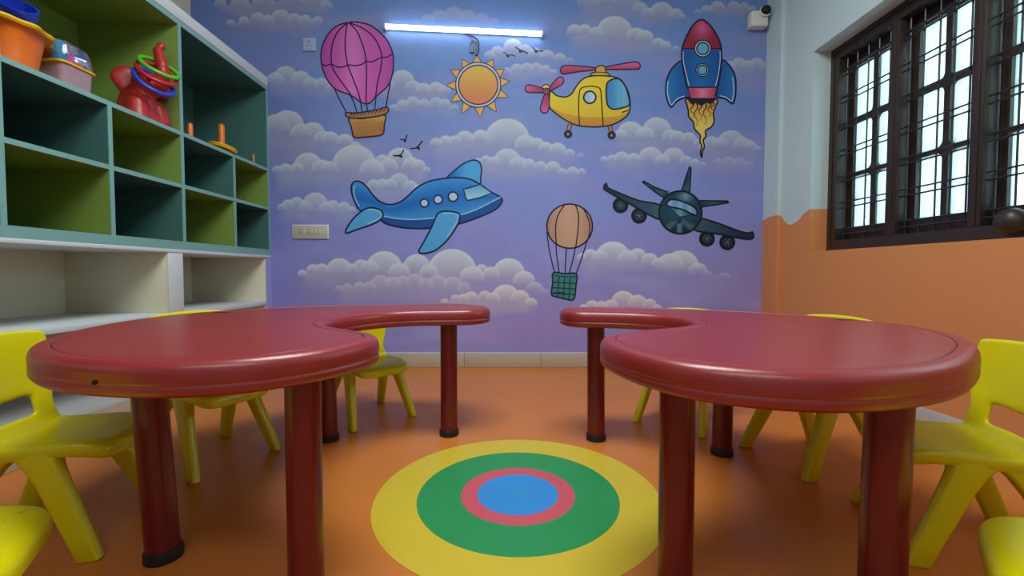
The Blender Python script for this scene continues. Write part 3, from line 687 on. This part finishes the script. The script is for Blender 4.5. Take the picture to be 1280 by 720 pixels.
# ------------------------------------------------------------------ shelving unit
su = empty('shelf_unit', (XS, 2.5, .878), label='wall-mounted teal and green open shelving unit of square compartments', cat='shelf')
def part(name, d, m, bevel=0, par=None):
    x0, x1, y0, y1, z0, z1 = d
    return bx(name, (x0-XS, x1-XS, y0-2.5, y1-2.5, z0-.878, z1-.878), m, par or su, bevel)
TH = .012
YD = [.73, 1.193, 1.641, 2.091, 2.545, 3.016, 3.438]
ZR = [.925, 1.242, 1.540, 2.165]
part('shelf_board', (XL+.01, XS, .72, 3.444, .879, .925), M['teal_edge'])
for z in ZR[1:3]: part('shelf_board', (XL+.01, XS, .72, 3.444, z-TH, z+TH-.002), M['teal_edge'])
part('shelf_board', (XL+.01, XS, .72, 3.444, 2.148, 2.177), M['teal_edge'])
for i, y in enumerate(YD):
    for r in range(2):
        part('divider', (XL+.01, XS, y-.011, min(y+.011, 3.4435), ZR[r] + (0 if r == 0 else TH-.002), ZR[r+1]-TH), M['teal_edge'])
    if i in (0, 2, 4, 6): part('divider', (XL+.01, XS, y-.011, min(y+.011, 3.4435), ZR[2]+TH-.002, 2.148), M['teal_edge'])
def liner(y0, y1, z0, z1, m):
    bm = bmesh.new(); e = .0015; xb, xf = XL+.012, XS-.003
    a = [(xf, y0+e, z0+e), (xf, y1-e, z0+e), (xf, y1-e, z1-e), (xf, y0+e, z1-e)]
    b = [(xb, p[1], p[2]) for p in a]
    va = [bm.verts.new((p[0]-XS, p[1]-2.5, p[2]-.878)) for p in a]; vb = [bm.verts.new((p[0]-XS, p[1]-2.5, p[2]-.878)) for p in b]
    for k in range(4): bm.faces.new((va[k], va[(k+1) % 4], vb[(k+1) % 4], vb[k]))
    bm.faces.new(vb)
    obj('compartment_lining', bm, m, su)
for r in range(2):
    for i in range(6):
        # rows alternate green and teal like a chequerboard
        g = (i + r) % 2 == 0
        liner(YD[i]+.011, YD[i+1]-.011, ZR[r] + (0 if r == 0 else TH-.002), ZR[r+1]-TH, M['green'] if g else M['teal'])
for i, (a, b) in enumerate(((0, 2), (2, 4), (4, 6))):
    liner(YD[a]+.011, YD[b]-.011, ZR[2]+TH-.002, 2.148, M['green'] if i == 1 else M['teal'])
ZSH = 1.5515                                     # top of the tall shelf

# ------------------------------------------------------------------ tables
LT = [(-.105, 2.04), (-.125, 2.16), (-.20, 2.27), (-.34, 2.335), (-.55, 2.33), (-.78, 2.27), (-1.0, 2.165), (-1.18, 2.02), (-1.30, 1.84), (-1.345, 1.64), (-1.325, 1.43), (-1.25, 1.22), (-1.135, 1.03), (-.99, .90), (-.83, .825), (-.66, .80), (-.52, .835), (-.42, .92), (-.36, 1.03), (-.345, 1.13), (-.385, 1.215), (-.47, 1.285), (-.57, 1.375), (-.628, 1.48), (-.642, 1.60), (-.61, 1.73), (-.535, 1.84), (-.42, 1.905), (-.28, 1.925), (-.17, 1.95)]
RT = [(.215, 1.97), (.235, 2.045), (.31, 2.09), (.45, 2.10), (.62, 2.075), (.80, 2.01), (.98, 1.89), (1.13, 1.73), (1.225, 1.55), (1.26, 1.37), (1.20, 1.175), (1.09, 1.02), (.955, .895), (.83, .805), (.70, .745), (.56, .715), (.43, .735), (.32, .80), (.25, .92), (.222, 1.06), (.235, 1.15), (.285, 1.215), (.38, 1.28), (.515, 1.36), (.61, 1.465), (.64, 1.60), (.60, 1.715), (.51, 1.79), (.40, 1.83), (.29, 1.85), (.235, 1.895)]
TPROF = [(.06, .512), (.016, .513), (.005, .517), (.0005, .524), (0, .531), (.0005, .5355), (.0022, .5375), (.0022, .539), (.0005, .541), (0, .546), (0, .558), (.001, .567), (.0045, .5745), (.010, .5795), (.017, .5825), (.025, .5835), (.036, .5825), (.0375, .5805), (.0395, .5805), (.041, .5822), (.05, .583), (.07, .583)]
def table(name, lab, outline, legs, slot, plug):
    cx = sum(p[0] for p in outline)/len(outline); cy = sum(p[1] for p in outline)/len(outline)
    T = empty(name, (cx, cy, 0), label=lab, cat='table', group='kidney-shaped red tables')
    L = [(p[0]-cx, p[1]-cy) for p in spline(outline, True, per=5)]
    bm = bmesh.new(); slab(bm, L, TPROF)
    top = obj('tabletop', bm, M['table'], T, True)
    bm = bmesh.new(); q = offset_loop(ccw(L), .0374); q2 = offset_loop(ccw(L), .0397); n = len(q)
    va = [bm.verts.new((p[0], p[1], .5812)) for p in q]; vb = [bm.verts.new((p[0], p[1], .5812)) for p in q2]
    for i in range(n): bm.faces.new((va[i], va[(i+1) % n], vb[(i+1) % n], vb[i]))
    tag(obj('groove', bm, M['groove'], top), label='dark groove line inside the table rim')
    bm = bmesh.new(); lathe(bm, [(.034, .5832), (.034, .5836)], 24, Matrix.Translation((slot[0]-cx, slot[1]-cy, 0)) @ Matrix.Diagonal((1, .55, 1, 1)))
    tag(obj('slot', bm, M['groove'], top), label='small dark oval slot in the tabletop')
    if plug:
        bm = bmesh.new(); lathe(bm, [(.0045, 0), (.0045, .004), (.003, .005)], 12, Matrix.Translation((plug[0]-cx, plug[1]-cy, .545)) @ Matrix.Rotation(PI/2, 4, 'X'))
        obj('screw_hole', bm, M['dark'], top)
    for tx, ty, fx, fy in legs:
        bm = bmesh.new(); r = .0385; rings = []
        for z in (.513, .028):
            t_ = 1-z/.515
            x, y = tx+(fx-tx)*t_-cx, ty+(fy-ty)*t_-cy
            rings.append([bm.verts.new((x+r*math.cos(2*PI*k/32), y+r*math.sin(2*PI*k/32), z)) for k in range(32)])
        for k in range(32): bm.faces.new((rings[0][k], rings[0][(k+1) % 32], rings[1][(k+1) % 32], rings[1][k]))
        bm.faces.new(rings[0]); bm.faces.new(rings[1][::-1])
        lg = obj('leg', bm, M['table_leg'], T, True)
        bm = bmesh.new(); lathe(bm, [(.038, 0), (.044, .003), (.044, .024), (.041, .030), (.036, .031)], 32, Matrix.Translation((fx-cx, fy-cy, 0)))
        tag(obj('foot', bm, M['rubber'], lg, True), label='black rubber foot')
table('kidney_table', 'red kidney-shaped children\'s table beside the wall of shelves', LT,
      [(-.945, 1.13, -.915, 1.13), (-.472, .985, -.472, .985), (-.825, 1.93, -.818, 1.94), (-.29, 2.01, -.29, 2.005)], (-1.199, 1.811), (-.775, .812))
table('kidney_table', 'red kidney-shaped children\'s table on the window side of the room', RT,
      [(.728, .84, .722, .84), (.374, .985, .374, .985), (.866, 1.785, .866, 1.79), (.372, 1.945, .377, 1.949)], (1.165, 1.531), None)

# ------------------------------------------------------------------ chairs
def bake(o):
    dg_ = bpy.context.evaluated_depsgraph_get()
    me = bpy.data.meshes.new_from_object(o.evaluated_get(dg_)); old = o.data; o.modifiers.clear(); o.data = me; me.name = old.name; bpy.data.meshes.remove(old)
def chair():
    c = empty('child_chair')
    out = [(.206, .0), (.205, .065), (.197, .111), (.165, .134), (.08, .142), (-.02, .146), (-.085, .148), (-.112, .135), (-.122, .09), (-.124, 0)]
    out = out + [(x, -y) for x, y in out[-2:0:-1]]
    L = spline(out, True, per=4)
    def zf(x, y):
        r2 = (x/.19)**2 + (y/.15)**2
        return -.012*max(0, 1-r2) - (.022*((x-.10)/.1)**2 if x > .10 else 0) + (.012*((-x-.06)/.06)**2 if x < -.06 else 0)
    bm = bmesh.new()
    slab(bm, L, [(.03, .276), (.012, .262), (.004, .262), (0, .268), (0, .286), (.003, .293), (.010, .298), (.022, .299), (.045, .299), (.07, .299), (.1, .299)], zf)
    obj('seat', bm, M['chair'], c, True)
    # backrest: one moulded sheet with a hand slot
    ys = [-.155, -.135, -.095, -.055, 0, .055, .095, .135, .155]
    rows = [(.272, -.050, .93), (.292, -.088, .93), (.322, -.104, .86), (.350, -.112, .84), (.383, -.117, .90), (.410, -.121, .99), (.45, -.126, 1.0), (.515, -.134, 1.0), (.552, -.139, .99), (.565, -.141, .95)]
    bm = bmesh.new(); G = []
    for r, (z, x, w) in enumerate(rows):
        row = []
        for y in ys:
            k = (abs(y)/.155)
            row.append(bm.verts.new((x + .030*k*k*(1 if r > 1 else .4), y*w, z - (.006*k**4 if r > 7 else 0) - (0.010*(1-k) if r in (4, ) else 0) + (.004*(1-k) if r == 9 else 0))))
        G.append(row)
    for r in range(len(rows)-1):
        for k in range(len(ys)-1):
            if r in (2, 3) and 2 <= k <= 5: continue
            if r in (0, 1) and 3 <= k <= 4 and r == 1: pass
            bm.faces.new((G[r][k], G[r][k+1], G[r+1][k+1], G[r+1][k]))
    o = obj('backrest', bm, M['chair'], c)
    s = o.modifiers.new('s', 'SOLIDIFY'); s.thickness = .018; s.offset = 0
    u = o.modifiers.new('u', 'SUBSURF'); u.levels = 2; u.render_levels = 2
    bake(o); o.data.shade_smooth()
    # four splayed legs, moulded U-channels wide along the chair
    for sx in (1, -1):
        for sy in (1, -1):
            bm = bmesh.new(); rings = []
            for z, x, y, lx, ly in ((.274, .040, .116, .050, .028), (.238, .062, .126, .038, .022), (.20, .082, .132, .034, .019), (.06, .148, .152, .030, .0155), (.004, .172, .160, .028, .0145), (0, .172, .160, .025, .012)):
                q = []
                for k in range(16):
                    a = 2*PI*k/16; ca, sa = math.cos(a), math.sin(a)
                    q.append(bm.verts.new((sx*x + lx*math.copysign(abs(ca)**.45, ca), sy*y + ly*math.copysign(abs(sa)**.45, sa), z)))
                rings.append(q)
            for a, b in zip(rings, rings[1:]):
                for k in range(16): bm.faces.new((a[k], a[(k+1) % 16], b[(k+1) % 16], b[k]))
            bm.faces.new(rings[0]); bm.faces.new(rings[-1][::-1])
            obj('leg', bm, M['chair'], c, True)
    return c
CH = [((-1.305, 1.234), (.97, .24), 1.02, 'yellow plastic child chair tucked in beside the table leg nearest the shelves'),
      ((-1.225, 1.765), (.9, -.44), 1.035, 'yellow plastic child chair mostly hidden behind the table next to the shelves'),
      ((-.755, 2.285), (.69, -.72), 1.0, 'yellow plastic child chair beyond the left table, seen through its notch'),
      ((-1.025, .66), (.85, .53), 1.0, 'yellow plastic child chair cut by the lower left corner, only seat corner showing'),
      ((1.25, 1.20), (-.95, .31), .985, 'yellow plastic child chair with slotted back beside the right table, under the window'),
      ((1.205, 1.745), (-.98, -.2), 1.01, 'yellow plastic child chair behind the right table by the orange wall'),
      ((.862, 2.215), (-.65, -.76), .985, 'yellow plastic child chair behind the far end of the right table, near the mural'),
      ((.972, .612), (-.75, .66), 1.0, 'yellow plastic child chair cut by the lower right corner, rounded seat front showing')]
proto = chair()
for i, ((x, y), f, s, lab) in enumerate(CH):
    c = proto if i == 0 else copy_tree(proto)
    c.location = (x, y, .001); c.rotation_euler = (0, 0, math.atan2(f[1], f[0])); c.scale = (1, 1, s)
    tag(c, lab, 'chair', 'yellow child chairs around the tables')

# ------------------------------------------------------------------ things on the walls
tl = empty('tube_light', (-.366, YB, 2.585), label='long lit white tube light mounted on the mural wall above the sun', cat='lamp')
tl.rotation_euler = (0, math.radians(2.6), 0)
bx('batten', (-.595, .595, -.022, 0, -.012, .012), M['plastic_white'], tl, .003)
bm = bmesh.new(); lathe(bm, [(.017, -.588), (.017, .588)], 16, Matrix.Translation((0, -.034, 0)) @ Matrix.Rotation(PI/2, 4, 'Y')); obj('tube', bm, M['tube'], tl, True)
for s in (-1, 1):
    bx('end_cap', (s*.597-.007, s*.597+.007, -.053, 0, -.02, .02), M['plastic_white'], tl, .003)
def wallpt(u, v, d=0): x, z = sketch(u, v); return Vector((x, YB-d, z))
ck = empty('wall_hook', wallpt(592, 62), label='small grey cable hook and dark wire between tube light and painted sun', cat='hook')
p0 = ck.location
bm = bmesh.new(); tube(bm, [p-p0 for p in (wallpt(588, 57, .010), wallpt(591, 52, .022), wallpt(596, 54, .022), wallpt(597, 61, .014), wallpt(595, 69, .008))], .008, 8); tube(bm, [wallpt(590, 66, .004)-p0, wallpt(590, 57, .012)-p0], [.017, .010], 10)
obj('hook', bm, mat('grey_hook', (.20, .24, .34, 1), .5), ck, True)
bm = bmesh.new(); tube(bm, [p-p0 for p in spline([wallpt(580, 42, .02), wallpt(587, 45, .014), wallpt(594, 48, .012), wallpt(598, 53, .012), wallpt(598.5, 62, .008), wallpt(596, 70, .004)], False, per=4)], .0045, 8)
obj('wire', bm, M['dark'], ck, True)

def plate(name, cat, lab, u0, v0, u1, v1, m, mf):
    a, b = wallpt(u0, v0), wallpt(u1, v1); w, h = b.x-a.x, a.z-b.z
    E_ = empty(name, ((a.x+b.x)/2, YB, (a.z+b.z)/2), label=lab, cat=cat)
    bx('frame', (-w/2, w/2, -.012, 0, -h/2, h/2), mf, E_, .003)
    bx('face', (-w/2+.008, w/2-.008, -.016, -.010, -h/2+.008, h/2-.008), m, E_, .002)
    return E_, w, h
e, w, h = plate('wall_socket', 'socket', 'pale square wall socket painted over with mural blue, left of pink balloon', 379, 48, 395.5, 64.5, M['plate_blue'], M['plate_blue'])
bm = bmesh.new()
for x, z, r in ((0, .018, .006), (-.013, -.012, .0045), (.013, -.012, .0045)): lathe(bm, [(r, 0), (r, .0008)], 12, Matrix.Translation((x, -.0162, z)) @ Matrix.Rotation(PI/2, 4, 'X'))
obj('socket_hole', bm, M['dark'], e)
e, w, h = plate('switchboard', 'switch', 'cream rectangular switch panel on the mural wall under the blue aeroplane\'s tail', 366, 281, 411.5, 298.5, M['plastic_cream'], M['plastic_white'])
for k in range(6):
    x = -.078+k*.030
    if k in (0, 2):
        bm = bmesh.new()
        for dx, dz, r in ((0, .014, .004), (-.007, -.008, .0035), (.007, -.008, .0035)): lathe(bm, [(r, 0), (r, .001)], 10, Matrix.Translation((x+dx, -.0162, dz)) @ Matrix.Rotation(PI/2, 4, 'X'))
        obj('socket_hole', bm, M['dark'], e)
    else: bx('switch', (x-.010, x+.010, -.021, -.015, -.022, .022), M['plastic_cream'], e, .002)
cc = empty('security_camera', wallpt(944, 28), label='white boxy security camera with black lens in the upper right corner of the mural', cat='camera')
bx('body', (-.068, .062, -.075, 0, -.066, .050), M['plastic_white'], cc, .014)
bm = bmesh.new(); lathe(bm, [(.002, .05), (.022, .046), (.034, .03), (.037, .01), (.036, 0)][::-1], 24, Matrix.Translation((.030, -.07, .035)) @ Matrix.Rotation(math.radians(78), 4, 'X')); obj('lens', bm, M['dark'], cc, True)
bm = bmesh.new(); lathe(bm, [(.036, 0), (.042, .004), (.042, .014), (.037, .017)], 24, Matrix.Translation((.030, -.072, .035)) @ Matrix.Rotation(math.radians(78), 4, 'X')); obj('lens_ring', bm, M['plastic_white'], cc, True)

# ------------------------------------------------------------------ toys on the tall shelf
def blob(parts, voxel=.006):
    bm = bmesh.new()
    for kind, a in parts:
        if kind == 's':
            c, r = a; bmesh.ops.create_uvsphere(bm, u_segments=20, v_segments=14, radius=1, matrix=Matrix.Translation(c) @ Matrix.Diagonal((*r, 1)))
        elif kind == 't': tube(bm, a[0], a[1], 14)
        elif kind == 'l': lathe(bm, a[0], 24, a[1])
    bmesh.ops.recalc_face_normals(bm, faces=bm.faces)
    return bm
def remeshed(name, parts, m, par, voxel=.006, it=6):
    o = obj(name, blob(parts), m, par)
    r = o.modifiers.new('r', 'REMESH'); r.mode = 'VOXEL'; r.voxel_size = voxel
    s = o.modifiers.new('s', 'SMOOTH'); s.iterations = it; s.factor = .6
    bake(o); o.data.shade_smooth(); return o
# elephant: sits on its base, turned so that its face looks along the shelf and into the room
T_ = Matrix.Translation
EX, EY = -2.01, 2.40
EL = empty('toy_elephant', (EX, EY, ZSH), label='red plastic elephant ring-toss toy with raised trunk on the tall shelf', cat='toy')
E3 = lambda x, y, z: Vector((x+2.01, y-2.345, z-ZSH))
ND, RD = Vector((.63, -.77, 0)), Vector((.77, .63, 0))
ft = [(.058, 0), (.060, .012), (.052, .04), (.045, .10), (.02, .13)]
remeshed('body', [('l', ([(.105, 0), (.108, .015), (.096, .05), (.084, .10), (.072, .15), (.05, .185), (.02, .2)], Matrix())),
    ('l', (ft, T_((.062, .055, 0)))), ('l', (ft, T_((.045, -.06, 0)))),
    ('s', (E3(-1.965, 2.355, 1.755), (.072, .070, .068))),
    ('t', ([E3(-1.955, 2.36, 1.745), E3(-1.905, 2.36, 1.765), E3(-1.885, 2.362, 1.81), E3(-1.888, 2.364, 1.86), E3(-1.903, 2.366, 1.91), E3(-1.915, 2.37, 1.95), E3(-1.912, 2.385, 1.978), E3(-1.90, 2.40, 1.982)], [.048, .042, .035, .030, .026, .023, .023, .021]))],
    M['elephant'], EL)
for k, (c, w_) in enumerate(((E3(-2.03, 2.305, 1.765), 1.), (E3(-1.955, 2.44, 1.785), .85))):
    er = remeshed('ear', [('s', ((0, 0, 0), (.070*w_, .02, .062*w_))), ('s', ((-.008, 0, .02), (.05*w_, .02, .052*w_))), ('s', ((.0, 0, -.03), (.045*w_, .02, .05*w_)))], M['elephant'], EL)
    er.location = c; er.rotation_euler = (0, .15 if k == 0 else -.15, math.atan2(RD.y, RD.x))
bm = bmesh.new(); bmesh.ops.create_uvsphere(bm, u_segments=12, v_segments=8, radius=.010, matrix=T_(E3(-1.915, 2.305, 1.765))); obj('eye', bm, M['dark'], EL, True)
def hoop(name, lab, c, R, r, near, right, m):
    a = RD*math.cos(right) - Vector((0, 0, math.sin(right))); b = ND*math.cos(near) - Vector((0, 0, math.sin(near)))
    b = (b - a*a.dot(b)).normalized(); bm = bmesh.new(); n = 48
    tube(bm, [R*(a*math.cos(2*PI*k/n) + b*math.sin(2*PI*k/n)) for k in range(n)], r, 12, True)
    o = obj(name, bm, m, None, True); o.location = c
    return tag(o, lab, 'toy ring', 'rings on the elephant trunk')
rd_ = math.radians
hoop('toss_ring', 'green plastic toss ring hanging highest on the elephant\'s trunk', (-1.878, 2.385, 1.838), .086, .011, rd_(38), rd_(20), M['toy_green'])
hoop('toss_ring', 'red plastic toss ring between green and blue rings on the elephant', (-1.885, 2.375, 1.803), .086, .011, rd_(44), rd_(20), M['toy_red'])
hoop('toss_ring', 'blue plastic toss ring hanging lowest on the elephant\'s trunk', (-1.89, 2.362, 1.752), .088, .011, rd_(47), rd_(30), M['toy_blue'])

# bucket
BK = empty('toy_bucket', (-2.00, 1.745, ZSH), label='orange toy bucket with yellow rim on the tall shelf', cat='bucket')
bm = bmesh.new(); lathe(bm, [(.10, 0), (.106, .003), (.108, .02), (.130, .145), (.134, .15), (.128, .15), (.104, .02), (.1, .008)], 40); obj('body', bm, M['toy_orange'], BK, True)
bm = bmesh.new(); n = 72; rr = []
for rad, z in ((.128, .140), (.150, .138), (.156, .146), (.150, .156), (.130, .158)):
    rr.append([bm.verts.new(((rad + .006*math.cos(10*2*PI*k/n)*(rad > .14))*math.cos(2*PI*k/n), (rad + .006*math.cos(10*2*PI*k/n)*(rad > .14))*math.sin(2*PI*k/n), z)) for k in range(n)])
for a, b in zip(rr, rr[1:] + rr[:1]):
    for k in range(n): bm.faces.new((a[k], a[(k+1) % n], b[(k+1) % n], b[k]))
obj('rim', bm, M['toy_yellow'], BK, True)
SP = empty('toy_scoop', (-1.985, 1.785, ZSH+.165), label='blue plastic scoop sticking out of the orange bucket', cat='toy')
bm = bmesh.new(); prof = [(.004, -.02), (.03, -.012), (.055, .02), (.066, .07), (.067, .10), (.062, .10), (.060, .07), (.05, .024), (.028, -.006), (.004, -.013)]
lathe(bm, prof, 28, Matrix.Rotation(math.radians(35), 4, 'Y') @ Matrix.Rotation(math.radians(22), 4, 'X')); obj('bowl', bm, M['toy_blue'], SP, True)
bm = bmesh.new(); tube(bm, [(-.005, -.01, -.015), (-.03, -.04, -.08)], .01, 10); obj('handle', bm, M['toy_blue'], SP, True)
SH = empty('toy_mould', (-1.99, 1.69, ZSH+.15), label='pale sand mould lying in the orange bucket behind the scoop', cat='toy')
bm = bmesh.new(); lathe(bm, [(.045, 0), (.05, .03), (.04, .06), (.02, .085), (.004, .09)], 18, Matrix.Rotation(.4, 4, 'X')); obj('shell', bm, M['toy_pale'], SH, True)
bm = bmesh.new(); lathe(bm, [(.02, 0), (.022, .02), (.01, .03)], 14, T_((.04, .05, .0))); obj('cap', bm, M['toy_red'], SH, True)

# wrapped set of toy dishes
PK = empty('toy_dish_set', (-1.985, 1.975, ZSH), label='clear-wrapped set of pink and blue toy dishes beside the bucket', cat='toy')
def rr_out(a, b, r=.03):
    return [(sx*(a-r)+r*math.cos(t_), sy*(b-r)+r*math.sin(t_)) for sx, sy, t0 in ((1, 1, 0), (-1, 1, 1), (-1, -1, 2), (1, -1, 3)) for t_ in np.linspace(t0*PI/2, (t0+1)*PI/2, 5)]
bm = bmesh.new(); slab(bm, rr_out(.078, .076), [(.012, .001), (.008, .003), (.0, .078), (.004, .08)]); obj('tub', bm, M['clear_pink'], PK, True)
bm = bmesh.new(); slab(bm, rr_out(.086, .084), [(.004, .080), (0, .082), (0, .088), (.004, .090)]); obj('rim', bm, M['toy_yellow'], PK, True)
bm = bmesh.new(); slab(bm, rr_out(.060, .070, .04), [(0, .091), (.004, .125), (.02, .150), (.045, .158)]); obj('pink_bowl', bm, M['toy_pink'], PK, True)
bm = bmesh.new(); lathe(bm, [(.026, .092), (.03, .16), (.024, .165)], 18, T_((.04, -.052, 0))); obj('cup', bm, M['toy_teal'], PK, True)
bm = bmesh.new(); lathe(bm, [(.02, 0), (.028, .02), (.01, .03)], 16, T_((.03, -.02, .155))); obj('lid', bm, M['toy_yellow'], PK, True)
bm = bmesh.new(); lathe(bm, [(.03, 0), (.034, .012), (.02, .022)], 16, T_((.02, .045, .152))); obj('saucer', bm, M['toy_red'], PK, True)
bm = bmesh.new(); slab(bm, rr_out(.084, .082, .05), [(-.003, .093), (-.002, .12), (.01, .16), (.035, .185), (.06, .192)])
o = obj('wrapper', bm, M['wrap'], PK)
s = o.modifiers.new('u', 'SUBSURF'); s.subdivision_type = 'SIMPLE'; s.levels = 2; s.render_levels = 2
tx_ = bpy.data.textures.new('crinkle', 'CLOUDS'); tx_.noise_scale = .03
dm = o.modifiers.new('d', 'DISPLACE'); dm.texture = tx_; dm.strength = .008; dm.mid_level = .6
bake(o); o.data.shade_smooth()
PK.scale = (1, 1, 1.14)

# ring-stand pieces in the far bay
def peg(name, lab, x, y, r, h, m, z=ZSH):
    bm = bmesh.new(); lathe(bm, [(r*1.05, 0), (r, .006), (r*.92, h-.012), (r*.7, h-.002), (r*.3, h)], 18)
    o = obj(name, bm, m, None, True); o.location = (x, y, z); return tag(o, lab, 'toy', 'pegs in the far bay')
peg('toy_peg', 'short orange toy peg standing beside the divider in the far bay', -1.925, 2.665, .015, .088, M['toy_orange'])
st_ = empty('ring_stand', (-1.95, 2.99, ZSH), label='round yellow toy stand with one upright orange peg in the far bay', cat='toy')
bm = bmesh.new(); lathe(bm, [(.070, .0), (.084, .003), (.086, .010), (.080, .0135), (.086, .017), (.086, .024), (.078, .028), (.02, .030)], 36); bs = obj('base', bm, M['toy_yellow'], st_, True); bs.rotation_euler = (rd_(-9), rd_(9), 0); bs.location = (0, 0, .016)
bm = bmesh.new(); lathe(bm, [(.019, .0), (.019, .17), (.016, .185), (.01, .19)], 18); obj('peg', bm, M['toy_orange'], st_, True)
peg('toy_peg', 'small brownish toy peg at the far end of the tall shelf', -1.92, 3.30, .012, .075, M['toy_brown'])
